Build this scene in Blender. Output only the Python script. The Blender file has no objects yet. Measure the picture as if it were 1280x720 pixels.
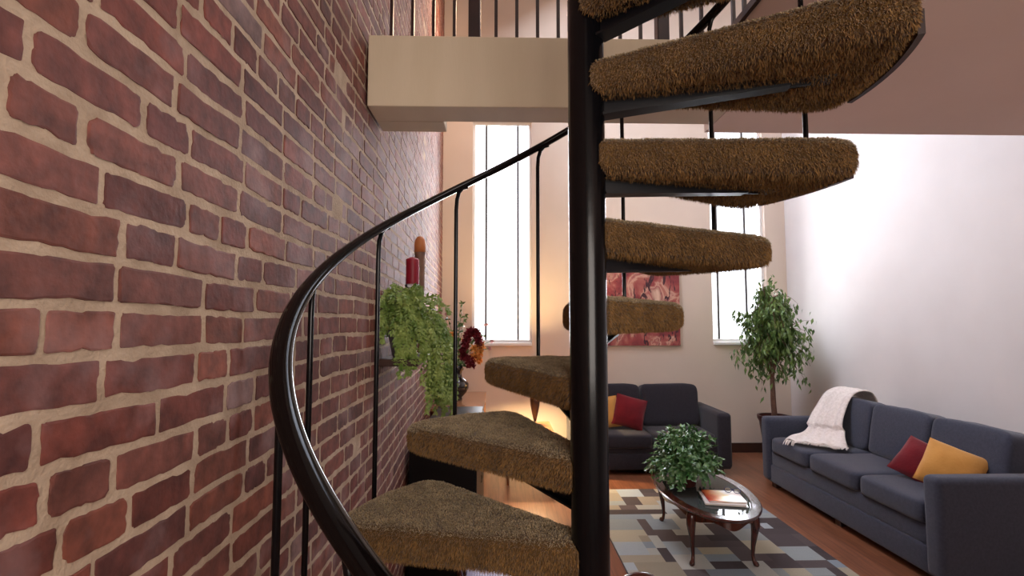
import bpy, bmesh, math, random
from mathutils import Vector, Matrix, noise
R = math.radians
PI = math.pi
random.seed(11)
scene = bpy.context.scene
C = scene.collection

# ------------------------------------------------------------------ helpers
def link(o, parent=None):
    C.objects.link(o)
    if parent: o.parent = parent
    return o
def mesh_obj(name, verts, faces, mat, parent=None, smooth=False, cols=None):
    me = bpy.data.meshes.new(name)
    me.from_pydata([tuple(v) for v in verts], [], faces)
    if cols is not None:
        ca = me.color_attributes.new('Col', 'FLOAT_COLOR', 'POINT')
        flat = []
        for c in cols: flat += [c[0], c[1], c[2], 1.0]
        ca.data.foreach_set('color', flat)
    me.update()
    if smooth: me.polygons.foreach_set('use_smooth', [True]*len(me.polygons))
    mats = mat if isinstance(mat, (list, tuple)) else [mat]
    for m in mats: me.materials.append(m)
    return link(bpy.data.objects.new(name, me), parent)
class MB:
    """collects shapes, builds ONE mesh"""
    def __init__(s): s.v = []; s.f = []; s.c = []
    def add(s, vs, fs, M=None, col=(1,1,1)):
        b = len(s.v)
        for v in vs:
            v = Vector(v)
            s.v.append(M @ v if M else v); s.c.append(col)
        s.f += [tuple(i+b for i in f) for f in fs]
    def bm(s, bm, M=None, col=(1,1,1)):
        bm.verts.index_update()
        s.add([v.co.copy() for v in bm.verts], [[v.index for v in f.verts] for f in bm.faces], M, col)
        bm.free()
    def box(s, x0, x1, y0, y1, z0, z1, bev=0, seg=2, M=None, col=(1,1,1)):
        bm = bmesh.new(); bmesh.ops.create_cube(bm, size=1)
        for v in bm.verts:
            v.co = Vector(((x0+x1)/2+v.co.x*(x1-x0), (y0+y1)/2+v.co.y*(y1-y0), (z0+z1)/2+v.co.z*(z1-z0)))
        if bev: bmesh.ops.bevel(bm, geom=list(bm.edges), offset=bev, segments=seg, affect='EDGES', profile=.5)
        s.bm(bm, M, col)
    def tube(s, pts, rad, n=10, M=None, col=(1,1,1), caps=True, flat=None):
        """tube through pts; rad number or list; flat=(w,h): elliptical with width horizontal"""
        pts = [Vector(p) for p in pts]; N = len(pts)
        rads = rad if isinstance(rad, (list, tuple)) else [rad]*N
        vs = []; fs = []; prev = None
        for i, p in enumerate(pts):
            t = (pts[min(i+1, N-1)]-pts[max(i-1, 0)]).normalized()
            if flat:
                a = Vector((0,0,1)).cross(t)
                a = a.normalized() if a.length > 1e-5 else Vector((1,0,0))
            else:
                if prev is None:
                    a = t.cross(Vector((0,0,1)) if abs(t.z) < .9 else Vector((1,0,0))).normalized()
                else:
                    a = (prev - t*prev.dot(t)).normalized()
            prev = a; b = t.cross(a)
            for j in range(n):
                q = 2*PI*j/n
                if flat: vs.append(p + a*math.cos(q)*flat[0] + b*math.sin(q)*flat[1])
                else: vs.append(p + (a*math.cos(q)+b*math.sin(q))*rads[i])
        for i in range(N-1):
            for j in range(n):
                fs.append((i*n+j, i*n+(j+1)%n, (i+1)*n+(j+1)%n, (i+1)*n+j))
        if caps:
            fs.append(tuple(range(n))[::-1]); fs.append(tuple((N-1)*n+j for j in range(n)))
        s.add(vs, fs, M, col)
    def lathe(s, prof, n=24, M=None, col=(1,1,1)):
        vs = []; fs = []
        for r, z in prof:
            for j in range(n):
                q = 2*PI*j/n; vs.append((r*math.cos(q), r*math.sin(q), z))
        for i in range(len(prof)-1):
            for j in range(n):
                fs.append((i*n+j, i*n+(j+1)%n, (i+1)*n+(j+1)%n, (i+1)*n+j))
        if prof[0][0] > 1e-4: fs.append(tuple(range(n))[::-1])
        if prof[-1][0] > 1e-4: fs.append(tuple((len(prof)-1)*n+j for j in range(n)))
        s.add(vs, fs, M, col)
    def prism(s, poly, z0, z1, M=None, col=(1,1,1)):
        n = len(poly)
        vs = [(x, y, z0) for x, y in poly]+[(x, y, z1) for x, y in poly]
        fs = [tuple(range(n))[::-1], tuple(range(n, 2*n))]+[(i, (i+1)%n, (i+1)%n+n, i+n) for i in range(n)]
        s.add(vs, fs, M, col)
    def puff(s, sx, sy, sz, e=.28, M=None, col=(1,1,1), nu=28, nv=16, wr=0):
        """superellipsoid cushion, half sizes sx sy sz"""
        def pw(a, p): return math.copysign(abs(a)**p, a)
        vs = []; fs = []
        for i in range(nv+1):
            ph = -PI/2+PI*i/nv
            for j in range(nu):
                th = 2*PI*(j+.5)/nu
                v = Vector((sx*pw(math.cos(ph), e)*pw(math.cos(th), e), sy*pw(math.cos(ph), e)*pw(math.sin(th), e), sz*pw(math.sin(ph), e*1.6)))
                if wr:
                    v += noise.noise_vector(v*7)*wr
                vs.append(v)
        for i in range(nv):
            for j in range(nu):
                fs.append((i*nu+j, i*nu+(j+1)%nu, (i+1)*nu+(j+1)%nu, (i+1)*nu+j))
        s.add(vs, fs, M, col)
    def build(s, name, mat, parent=None, smooth=False, colors=False, auto=False):
        o = mesh_obj(name, s.v, s.f, mat, parent, smooth or auto, s.c if colors else None)
        if auto:
            bm = bmesh.new(); bm.from_mesh(o.data)
            for e in bm.edges:
                if len(e.link_faces) == 2 and e.calc_face_angle(0) > R(38): e.smooth = False
            bm.to_mesh(o.data); bm.free()
        return o
def empty(name, loc=(0,0,0), rz=0, label=None, cat=None, group=None):
    o = bpy.data.objects.new(name, None); o.empty_display_size = .1
    C.objects.link(o); o.location = loc; o.rotation_euler = (0, 0, rz)
    tag(o, label, cat, group); return o
def tag(o, label=None, cat=None, group=None, kind=None):
    if label: o['label'] = label
    if cat: o['category'] = cat
    if group: o['group'] = group
    if kind: o['kind'] = kind
    return o
def struct(o): o['kind'] = 'structure'; return o
def T(x, y, z, rx=0, ry=0, rz=0):
    return Matrix.Translation((x, y, z)) @ Matrix.Rotation(rz, 4, 'Z') @ Matrix.Rotation(ry, 4, 'Y') @ Matrix.Rotation(rx, 4, 'X')

# ------------------------------------------------------------------ materials
def mat(name, col, rough=.6, metal=0, spec=.5, col2=None, nscale=8, bump=0, bscale=40, coat=0, vcol=False, sheen=0, stretch=(1,1,1), lo=.35, hi=.65, detail=4):
    m = bpy.data.materials.new(name); m.use_nodes = True
    nt = m.node_tree; b = nt.nodes['Principled BSDF']; L = nt.links
    b.inputs['Roughness'].default_value = rough; b.inputs['Metallic'].default_value = metal
    b.inputs['Specular IOR Level'].default_value = spec
    b.inputs['Coat Weight'].default_value = coat; b.inputs['Coat Roughness'].default_value = .08
    b.inputs['Sheen Weight'].default_value = sheen
    b.inputs['Base Color'].default_value = (*col, 1)
    tc = nt.nodes.new('ShaderNodeTexCoord'); mp = nt.nodes.new('ShaderNodeMapping'); mp.inputs['Scale'].default_value = stretch
    L.new(tc.outputs['Object'], mp.inputs['Vector'])
    src = None
    if col2:
        n = nt.nodes.new('ShaderNodeTexNoise'); n.inputs['Scale'].default_value = nscale; n.inputs['Detail'].default_value = detail
        L.new(mp.outputs[0], n.inputs['Vector'])
        r = nt.nodes.new('ShaderNodeValToRGB'); r.color_ramp.elements[0].position = lo; r.color_ramp.elements[1].position = hi
        r.color_ramp.elements[0].color = (*col, 1); r.color_ramp.elements[1].color = (*col2, 1)
        L.new(n.outputs['Fac'], r.inputs['Fac']); src = r.outputs['Color']
        L.new(src, b.inputs['Base Color'])
    if vcol:
        at = nt.nodes.new('ShaderNodeAttribute'); at.attribute_name = 'Col'
        if src:
            mx = nt.nodes.new('ShaderNodeMix'); mx.data_type = 'RGBA'; mx.blend_type = 'MULTIPLY'; mx.inputs[0].default_value = 1
            L.new(src, mx.inputs[6]); L.new(at.outputs['Color'], mx.inputs[7]); L.new(mx.outputs[2], b.inputs['Base Color'])
        else: L.new(at.outputs['Color'], b.inputs['Base Color'])
    if bump:
        n2 = nt.nodes.new('ShaderNodeTexNoise'); n2.inputs['Scale'].default_value = bscale; n2.inputs['Detail'].default_value = 5
        L.new(mp.outputs[0], n2.inputs['Vector'])
        bp = nt.nodes.new('ShaderNodeBump'); bp.inputs['Strength'].default_value = bump; bp.inputs['Distance'].default_value = .01
        L.new(n2.outputs['Fac'], bp.inputs['Height']); L.new(bp.outputs[0], b.inputs['Normal'])
    return m
def glass_mat(name, tint=(1,1,1), gloss=.12):
    m = bpy.data.materials.new(name); m.use_nodes = True; nt = m.node_tree; nt.nodes.clear()
    o = nt.nodes.new('ShaderNodeOutputMaterial'); mx = nt.nodes.new('ShaderNodeMixShader')
    t = nt.nodes.new('ShaderNodeBsdfTransparent'); g = nt.nodes.new('ShaderNodeBsdfGlossy')
    t.inputs[0].default_value = (*tint, 1); g.inputs['Roughness'].default_value = .03
    fr = nt.nodes.new('ShaderNodeFresnel'); fr.inputs[0].default_value = 1.5
    ma = nt.nodes.new('ShaderNodeMath'); ma.operation = 'ADD'; ma.inputs[1].default_value = gloss; ma.use_clamp = True
    nt.links.new(fr.outputs[0], ma.inputs[0]); nt.links.new(ma.outputs[0], mx.inputs[0])
    nt.links.new(t.outputs[0], mx.inputs[1]); nt.links.new(g.outputs[0], mx.inputs[2]); nt.links.new(mx.outputs[0], o.inputs[0])
    return m

M = {}
M['mortar'] = mat('mortar', (.52,.39,.28), .95, col2=(.38,.275,.19), nscale=14, bump=.35, bscale=110)
M['wall'] = mat('painted_plaster', (.68,.56,.465), .9, col2=(.65,.535,.44), nscale=2, bump=.06, bscale=120)
M['wallr'] = mat('white_plaster', (.66,.61,.58), .9, col2=(.63,.58,.55), nscale=2, bump=.06, bscale=120)
M['soffit'] = mat('soffit_paint', (.80,.63,.56), .9, col2=(.76,.595,.525), nscale=1.5, bump=.05, bscale=100)
M['beam'] = mat('beam_paint', (.64,.53,.39), .75, col2=(.58,.47,.33), nscale=2.2, bump=.05, bscale=60, stretch=(2.5,1,.4))
M['white'] = mat('white_paint', (.8,.78,.76), .5)
M['darkframe'] = mat('dark_window_bar', (.06,.05,.05), .5)
M['black'] = mat('black_painted_steel', (.003,.003,.004), .2, spec=.32, bump=.03, bscale=30)
M['rail'] = mat('dark_rail_paint', (.003,.002,.002), .10, spec=.25)
M['bracket'] = mat('bracket_steel', (.005,.005,.007), .38, spec=.35)
M['maroon'] = mat('dark_maroon_wood', (.018,.005,.005), .45, col2=(.028,.008,.007), nscale=12, coat=.2)
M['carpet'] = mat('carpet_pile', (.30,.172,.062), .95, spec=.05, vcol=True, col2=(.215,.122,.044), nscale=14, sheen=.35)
M['sofa'] = mat('slate_fabric', (.040,.044,.066), .95, spec=.15, col2=(.052,.056,.082), nscale=60, bump=.25, bscale=300, sheen=.25)
M['love'] = mat('charcoal_fabric', (.024,.021,.027), .95, spec=.15, col2=(.030,.026,.034), nscale=60, bump=.25, bscale=300, sheen=.2)
M['red'] = mat('red_velvet', (.17,.004,.010), .8, spec=.15, col2=(.12,.003,.008), nscale=6, sheen=.3, bump=.2, bscale=60)
M['yellow'] = mat('mustard_velvet', (.62,.30,.07), .8, spec=.2, col2=(.52,.24,.05), nscale=6, sheen=.3, bump=.2, bscale=60)
M['throw'] = mat('cream_knit', (.88,.80,.75), .95, spec=.1, col2=(.76,.68,.62), nscale=40, bump=.9, bscale=90, stretch=(1,1,1))
M['cherry'] = mat('cherry_wood', (.075,.017,.010), .25, col2=(.045,.010,.007), nscale=8, stretch=(1,6,1), coat=.6)
M['darkwood'] = mat('dark_wood', (.035,.014,.009), .35, col2=(.055,.020,.012), nscale=8, stretch=(1,6,1), coat=.3)
M['oak'] = mat('honey_wood', (.42,.20,.09), .16, col2=(.33,.14,.06), nscale=6, stretch=(8,1,1), coat=.6)
M['blacklac'] = mat('black_lacquer', (.004,.004,.005), .35, spec=.3)
M['leaf'] = mat('leaf_green', (.04,.095,.02), .38, spec=.5, vcol=False, col2=(.14,.22,.05), nscale=9)
M['leafdark'] = mat('glossy_leaf', (.035,.13,.03), .25, spec=.7, col2=(.16,.30,.12), nscale=14)
M['leaflight'] = mat('fresh_leaf', (.11,.20,.03), .45, col2=(.36,.46,.12), nscale=12)
M['bark'] = mat('bark', (.10,.045,.030), .8, col2=(.16,.08,.05), nscale=20, bump=.4, bscale=60)
M['terracotta'] = mat('dark_red_pot', (.055,.014,.012), .35, col2=(.075,.020,.016), nscale=10)
M['soil'] = mat('soil', (.03,.02,.012), .95, bump=.5)
M['greypot'] = mat('silver_grey_pot', (.32,.32,.36), .3, metal=.4, col2=(.22,.22,.26), nscale=6)
M['wax'] = mat('red_wax', (.34,.006,.030), .45, col2=(.28,.004,.024), nscale=3)
M['amber'] = mat('orange_wax', (.65,.24,.08), .45, col2=(.55,.18,.05), nscale=5)
M['brownrib'] = mat('ribbed_brown', (.24,.13,.085), .5, col2=(.17,.085,.055), nscale=14)
M['wick'] = mat('wick', (.25,.08,.05), .9)
M['clear'] = glass_mat('clear_glass', (.93,.95,.95), .08)
M['pane'] = glass_mat('window_glass', (.97,.98,1), .0)
M['tabletop'] = glass_mat('smoked_table_glass', (.66,.70,.70), .06)
nt = M['tabletop'].node_tree; _o = [n for n in nt.nodes if n.type == 'OUTPUT_MATERIAL'][0]; _s = _o.inputs[0].links[0].from_socket
_d = nt.nodes.new('ShaderNodeBsdfDiffuse'); _d.inputs[0].default_value = (.16,.18,.17,1); _m = nt.nodes.new('ShaderNodeMixShader'); _m.inputs[0].default_value = .3
nt.links.new(_s, _m.inputs[1]); nt.links.new(_d.outputs[0], _m.inputs[2]); nt.links.new(_m.outputs[0], _o.inputs[0])
M['vase'] = mat('black_ceramic', (.012,.010,.010), .2, coat=.6)
M['brass'] = mat('brass', (.8,.6,.35), .25, metal=1)
M['paper'] = mat('paper', (.80,.74,.70), .7)
M['navy'] = mat('navy_card', (.03,.04,.14), .25, coat=.5)
M['whitefab'] = None

def shade_mat():
    m = bpy.data.materials.new('lamp_shade_cloth'); m.use_nodes = True; nt = m.node_tree; nt.nodes.clear(); L = nt.links
    o = nt.nodes.new('ShaderNodeOutputMaterial'); d = nt.nodes.new('ShaderNodeBsdfDiffuse'); t = nt.nodes.new('ShaderNodeBsdfTranslucent')
    d.inputs[0].default_value = (.85,.7,.5,1); t.inputs[0].default_value = (.9,.72,.48,1)
    mx = nt.nodes.new('ShaderNodeMixShader'); mx.inputs[0].default_value = .6; L.new(d.outputs[0], mx.inputs[1]); L.new(t.outputs[0], mx.inputs[2]); L.new(mx.outputs[0], o.inputs[0])
    return m
M['shade'] = shade_mat()

def brick_mat():
    m = bpy.data.materials.new('old_brick'); m.use_nodes = True; nt = m.node_tree; L = nt.links; b = nt.nodes['Principled BSDF']
    b.inputs['Roughness'].default_value = .7; b.inputs['Specular IOR Level'].default_value = .4
    at = nt.nodes.new('ShaderNodeAttribute'); at.attribute_name = 'Col'
    tc = nt.nodes.new('ShaderNodeTexCoord')
    n1 = nt.nodes.new('ShaderNodeTexNoise'); n1.inputs['Scale'].default_value = 26; n1.inputs['Detail'].default_value = 6
    n2 = nt.nodes.new('ShaderNodeTexNoise'); n2.inputs['Scale'].default_value = 5.5; n2.inputs['Detail'].default_value = 5
    n3 = nt.nodes.new('ShaderNodeTexNoise'); n3.inputs['Scale'].default_value = 70; n3.inputs['Detail'].default_value = 6
    for n in (n1, n2, n3): L.new(tc.outputs['Object'], n.inputs['Vector'])
    r1 = nt.nodes.new('ShaderNodeValToRGB'); r1.color_ramp.elements[0].position = .3; r1.color_ramp.elements[1].position = .72
    r1.color_ramp.elements[0].color = (.55,.52,.52,1); r1.color_ramp.elements[1].color = (1.35,1.25,1.2,1)
    L.new(n1.outputs['Fac'], r1.inputs[0])
    mx = nt.nodes.new('ShaderNodeMix'); mx.data_type = 'RGBA'; mx.blend_type = 'MULTIPLY'; mx.inputs[0].default_value = 1
    L.new(at.outputs['Color'], mx.inputs[6]); L.new(r1.outputs[0], mx.inputs[7])
    r2 = nt.nodes.new('ShaderNodeValToRGB'); r2.color_ramp.elements[0].position = .52; r2.color_ramp.elements[1].position = .74
    r2.color_ramp.elements[0].color = (0,0,0,1); r2.color_ramp.elements[1].color = (.62,.62,.62,1)
    L.new(n2.outputs['Fac'], r2.inputs[0])
    m2 = nt.nodes.new('ShaderNodeMix'); m2.data_type = 'RGBA'; L.new(r2.outputs[0], m2.inputs[0])
    L.new(mx.outputs[2], m2.inputs[6]); m2.inputs[7].default_value = (.34,.22,.22,1)
    L.new(m2.outputs[2], b.inputs['Base Color'])
    ad = nt.nodes.new('ShaderNodeMath'); ad.operation = 'ADD'; L.new(n1.outputs['Fac'], ad.inputs[0]); L.new(n3.outputs['Fac'], ad.inputs[1])
    bp = nt.nodes.new('ShaderNodeBump'); bp.inputs['Strength'].default_value = .35; bp.inputs['Distance'].default_value = .004
    L.new(ad.outputs[0], bp.inputs['Height']); L.new(bp.outputs[0], b.inputs['Normal'])
    return m
M['brick'] = brick_mat()

def floor_mat():
    m = bpy.data.materials.new('wood_floor'); m.use_nodes = True; nt = m.node_tree; L = nt.links; b = nt.nodes['Principled BSDF']
    tc = nt.nodes.new('ShaderNodeTexCoord'); mp = nt.nodes.new('ShaderNodeMapping'); mp.inputs['Rotation'].default_value = (0,0,R(90))
    L.new(tc.outputs['Object'], mp.inputs['Vector'])
    br = nt.nodes.new('ShaderNodeTexBrick'); br.inputs['Scale'].default_value = 1; br.inputs['Brick Width'].default_value = 1.1
    br.inputs['Row Height'].default_value = .09; br.inputs['Mortar Size'].default_value = .0012
    br.inputs['Color1'].default_value = (.29,.115,.058,1); br.inputs['Color2'].default_value = (.21,.078,.038,1); br.inputs['Mortar'].default_value = (.08,.025,.012,1)
    L.new(mp.outputs[0], br.inputs['Vector'])
    mp2 = nt.nodes.new('ShaderNodeMapping'); mp2.inputs['Scale'].default_value = (14,1.2,1); L.new(tc.outputs['Object'], mp2.inputs['Vector'])
    n = nt.nodes.new('ShaderNodeTexNoise'); n.inputs['Scale'].default_value = 2.5; n.inputs['Detail'].default_value = 6; L.new(mp2.outputs[0], n.inputs['Vector'])
    r = nt.nodes.new('ShaderNodeValToRGB'); r.color_ramp.elements[0].position = .3; r.color_ramp.elements[1].position = .7
    r.color_ramp.elements[0].color = (.7,.68,.66,1); r.color_ramp.elements[1].color = (1.2,1.2,1.2,1); L.new(n.outputs['Fac'], r.inputs[0])
    mx = nt.nodes.new('ShaderNodeMix'); mx.data_type = 'RGBA'; mx.blend_type = 'MULTIPLY'; mx.inputs[0].default_value = 1
    L.new(br.outputs['Color'], mx.inputs[6]); L.new(r.outputs[0], mx.inputs[7]); L.new(mx.outputs[2], b.inputs['Base Color'])
    b.inputs['Roughness'].default_value = .30; b.inputs['Coat Weight'].default_value = .25; b.inputs['Coat Roughness'].default_value = .15
    return m
M['floor'] = floor_mat()

def painting_mat():
    m = bpy.data.materials.new('abstract_red_canvas'); m.use_nodes = True; nt = m.node_tree; L = nt.links; b = nt.nodes['Principled BSDF']
    b.inputs['Roughness'].default_value = .6
    tc = nt.nodes.new('ShaderNodeTexCoord')
    n = nt.nodes.new('ShaderNodeTexNoise'); n.inputs['Scale'].default_value = 3.6; n.inputs['Detail'].default_value = 7; n.inputs['Distortion'].default_value = .6
    L.new(tc.outputs['Object'], n.inputs['Vector'])
    r = nt.nodes.new('ShaderNodeValToRGB'); cr = r.color_ramp
    cr.elements[0].position = .30; cr.elements[0].color = (.16,.02,.03,1)
    cr.elements[1].position = .72; cr.elements[1].color = (.72,.50,.38,1)
    for p, c in ((.42,(.30,.05,.05,1)),(.49,(.42,.13,.10,1)),(.53,(.62,.36,.26,1)),(.58,(.36,.09,.09,1)),(.64,(.52,.30,.22,1))):
        e = cr.elements.new(p); e.color = c
    L.new(n.outputs['Fac'], r.inputs[0])
    mp = nt.nodes.new('ShaderNodeMapping'); mp.inputs['Scale'].default_value = (5.5,1,1.8); L.new(tc.outputs['Object'], mp.inputs['Vector'])
    n2 = nt.nodes.new('ShaderNodeTexNoise'); n2.inputs['Scale'].default_value = 2.6; n2.inputs['Detail'].default_value = 3; n2.inputs['Distortion'].default_value = 1.5
    L.new(mp.outputs[0], n2.inputs['Vector'])
    r2 = nt.nodes.new('ShaderNodeValToRGB'); r2.color_ramp.elements[0].position = .585; r2.color_ramp.elements[1].position = .62
    L.new(n2.outputs['Fac'], r2.inputs[0])
    mx = nt.nodes.new('ShaderNodeMix'); mx.data_type = 'RGBA'; L.new(r2.outputs[0], mx.inputs[0]); L.new(r.outputs[0], mx.inputs[6]); mx.inputs[7].default_value = (.05,.012,.02,1)
    L.new(mx.outputs[2], b.inputs['Base Color'])
    return m
M['painting'] = painting_mat()

def dot_mat():
    m = bpy.data.materials.new('white_dotted_fabric'); m.use_nodes = True; nt = m.node_tree; L = nt.links; b = nt.nodes['Principled BSDF']
    b.inputs['Roughness'].default_value = .9
    tc = nt.nodes.new('ShaderNodeTexCoord'); v = nt.nodes.new('ShaderNodeTexVoronoi'); v.inputs['Scale'].default_value = 75; v.inputs['Randomness'].default_value = 0
    L.new(tc.outputs['Object'], v.inputs['Vector'])
    r = nt.nodes.new('ShaderNodeValToRGB'); r.color_ramp.elements[0].position = .25; r.color_ramp.elements[1].position = .45
    r.color_ramp.elements[0].color = (.85,.85,.95,1); r.color_ramp.elements[1].color = (.36,.34,.48,1)
    L.new(v.outputs['Distance'], r.inputs[0]); L.new(r.outputs[0], b.inputs['Base Color'])
    return m
M['whitefab'] = dot_mat()

# ------------------------------------------------------------------ room dimensions
FAR = 6.87; RIGHT = 4.03; TOP = 6.7; BACK = -2.6
def wallx(y):                       # the old brick wall runs straight, then leans away a little
    return -.60 if y < 2.5 else -.60 - (y-2.5)*.0432

# ------------------------------------------------------------------ brick wall
def brick_wall():
    rnd = random.Random(5)
    V = []; F = []; K = []
    ch = .0722
    nc = int(TOP/ch)+1
    base = [(.165,.046,.034),(.185,.055,.038),(.140,.040,.030),(.170,.060,.046),(.200,.064,.042),(.130,.042,.036),(.155,.052,.042)]
    for c in range(nc):
        z0 = c*ch
        y = -1.6 + rnd.uniform(-.2, 0)
        header = (c % 6 == 3)
        while y < FAR+.02:
            if header: L = .105 if rnd.random() < .85 else .2
            else:
                q = rnd.random()
                L = rnd.uniform(.195,.225) if q < .68 else (rnd.uniform(.10,.125) if q < .88 else rnd.uniform(.14,.19))
            j = rnd.uniform(.008,.015)
            ya, yb = y, min(y+L, FAR+.03); y += L+j
            if yb-ya < .03: continue
            near = yb < 3.2
            if not near and z0 > 5 : pass
            jz = rnd.uniform(.0095,.0145)
            h = ch-jz
            cy = (ya+yb)/2; hw = (yb-ya)/2; hh = h/2
            def wob(yy): return .010*noise.noise(Vector((yy*1.3, c*.08, 3)))+.006*noise.noise(Vector((yy*4, c*.31, 9)))
            cr = min(hh*.95, rnd.choice((.004,.005,.006,.008,.010,.016)))
            pw = 2.0
            # rounded rectangle outline, irregular
            pts = []
            ns = 9 if near else 3
            nk = 4 if near else 2
            corners = [(hw-cr, hh-cr, 0), (-hw+cr, hh-cr, PI/2), (-hw+cr, -hh+cr, PI), (hw-cr, -hh+cr, 1.5*PI)]
            for ci, (cx_, cz_, a0) in enumerate(corners):
                for t in range(nk+1):
                    a = a0+PI/2*t/nk
                    pts.append((cx_+cr*math.cos(a), cz_+cr*math.sin(a)))
                nx = corners[(ci+1) % 4]
                e0 = pts[-1]; e1 = (nx[0]+cr*math.cos(nx[2]), nx[1]+cr*math.sin(nx[2]))
                m = ns if ci % 2 == 0 else max(1, ns//3)
                for t in range(1, m):
                    pts.append((e0[0]+(e1[0]-e0[0])*t/m, e0[1]+(e1[1]-e0[1])*t/m))
            amp = .0042 if near else .0022
            seed = rnd.random()*50
            cz = z0+ch/2
            tilt = rnd.uniform(-.010,.010)
            prot = rnd.uniform(.0005,.003)
            n = len(pts)
            b0 = len(V)
            bc = rnd.choice(base); k = rnd.uniform(.78,1.2)
            if rnd.random() < .04: bc = (.23,.14,.13); k = rnd.uniform(.8,1.1)
            col = tuple(x*k for x in bc)
            for ring, (ins, dx) in enumerate(((0,-.003),(.0012,prot*.6),(.0045,prot))):
                for (py, pz) in pts:
                    r_ = math.hypot(py, pz)
                    s = amp*noise.noise(Vector((py*55+seed, pz*55, seed)))*1.6 + amp*.8*noise.noise(Vector((py*140+seed, pz*140, 2)))
                    # inset towards the brick centre line
                    fy = py-math.copysign(min(abs(py), ins+(-s if ring < 3 else 0)), py)
                    fz = pz-math.copysign(min(abs(pz), ins+(-s)), pz)
                    Y = cy+fy; Z = cz+fz+tilt*fy+wob(cy+fy)
                    V.append((wallx(Y)+dx, min(Y, FAR), Z)); K.append(col if ring else tuple(x*.45 for x in col))  # sunken edge ring darkened: shadow around each brick put into its colour
            for g in range(2):
                for i in range(n):
                    F.append((b0+g*n+i, b0+(g+1)*n+i, b0+(g+1)*n+(i+1) % n, b0+g*n+(i+1) % n))
            F.append(tuple(b0+2*n+i for i in range(n))[::-1])
    # orientation: make every face point to +x
    me = bpy.data.meshes.new('wall_left')
    me.from_pydata(V, [], F)
    ca = me.color_attributes.new('Col', 'FLOAT_COLOR', 'POINT'); flat = []
    for c in K: flat += [c[0], c[1], c[2], 1]
    ca.data.foreach_set('color', flat)
    bm = bmesh.new(); bm.from_mesh(me)
    for f in bm.faces: f.material_index = 0
    # mortar bed with its own undulation
    ys = [-1.8+i*.05 for i in range(int((FAR+1.8)/.05)+2)]; zs = [i*.25 for i in range(int(TOP/.25)+2)]
    g = [[bm.verts.new((wallx(min(yy,FAR))+.0015*noise.noise(Vector((yy*3, zz*3, 1))), min(yy, FAR), zz)) for zz in zs] for yy in ys]
    for i in range(len(ys)-1):
        if ys[i] >= FAR: continue
        for j in range(len(zs)-1):
            f = bm.faces.new((g[i][j], g[i+1][j], g[i+1][j+1], g[i][j+1])); f.material_index = 1
    # back of the wall
    bk = [bm.verts.new(p) for p in ((-1.1,-1.8,0),(-1.1,FAR,0),(-1.1,FAR,TOP),(-1.1,-1.8,TOP))]
    f = bm.faces.new(bk); f.material_index = 1
    bm.normal_update()
    for f in bm.faces:
        if f.normal.x < 0 and f.verts[0].co.x > -1.05: f.normal_flip()
    bm.to_mesh(me); bm.free()
    me.materials.append(M['brick']); me.materials.append(M['mortar'])
    o = link(bpy.data.objects.new('wall_left', me)); struct(o)
brick_wall()

# ------------------------------------------------------------------ shell
def box_struct(name, m, *b, bev=0):
    k = MB(); k.box(*b, bev=bev); return struct(k.build(name, m))
box_struct('floor', M['floor'], -1.2, RIGHT+.1, BACK, FAR+.1, -.1, 0)
box_struct('ceiling', M['wallr'], -1.2, RIGHT+.1, BACK, FAR+.1, TOP, TOP+.1)
box_struct('wall_right', M['wallr'], RIGHT, RIGHT+.15, BACK, FAR+.15, 0, TOP)
box_struct('wall_back', M['wall'], -1.2, RIGHT+.1, BACK-.1, BACK, 0, TOP)
box_struct('wall_left_rear', M['wall'], -1.2, -.64, BACK, -1.75, 0, TOP)
# far wall with two tall window openings
W1 = (-.375,.452,1.48,4.62); W2 = (2.962,3.742,1.49,4.58)
k = MB()
xs = [-1.2, W1[0], W1[1], W2[0], W2[1], RIGHT+.1]
for i in (0, 2, 4): k.box(xs[i], xs[i+1], FAR, FAR+.22, 0, TOP)
for w in (W1, W2):
    k.box(w[0], w[1], FAR, FAR+.22, 0, w[2]); k.box(w[0], w[1], FAR, FAR+.22, w[3], TOP)
struct(k.build('wall_far', M['wall']))
for n, (w, mull) in enumerate(((W1, (-.185,.262)), (W2, (3.085,3.49)))):
    x0, x1, z0, z1 = w
    f = MB()
    f.box(x0, x0+.035, FAR+.07, FAR+.13, z0, z1); f.box(x1-.035, x1, FAR+.07, FAR+.13, z0, z1)
    f.box(x0+.035, x1-.035, FAR+.07, FAR+.13, z0, z0+.05); f.box(x0+.035, x1-.035, FAR+.07, FAR+.13, z1-.05, z1)
    wo = struct(f.build('window_%d' % (n+1), M['white']))
    for mx in mull:
        g = MB(); g.box(mx-.014, mx+.014, FAR+.08, FAR+.12, z0+.05, z1-.05)
        g.build('mullion', M['darkframe'], wo)
    s = MB(); s.box(x0+.004, x1-.004, FAR-.035, FAR+.07, z0-.03, z0+.012, bev=.006); s.build('window_sill', M['white'], wo)
    g = MB(); g.box(x0+.035, x1-.035, FAR+.098, FAR+.102, z0+.05, z1-.05); g.build('glass_pane', M['pane'], wo)
box_struct('baseboard_far', M['darkwood'], wallx(FAR)+.01, RIGHT-.02, FAR-.02, FAR-.001, .001, .13, bev=.004)
box_struct('baseboard_right', M['darkwood'], RIGHT-.02, RIGHT-.001, BACK+.05, FAR-.022, .001, .13, bev=.004)

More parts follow.
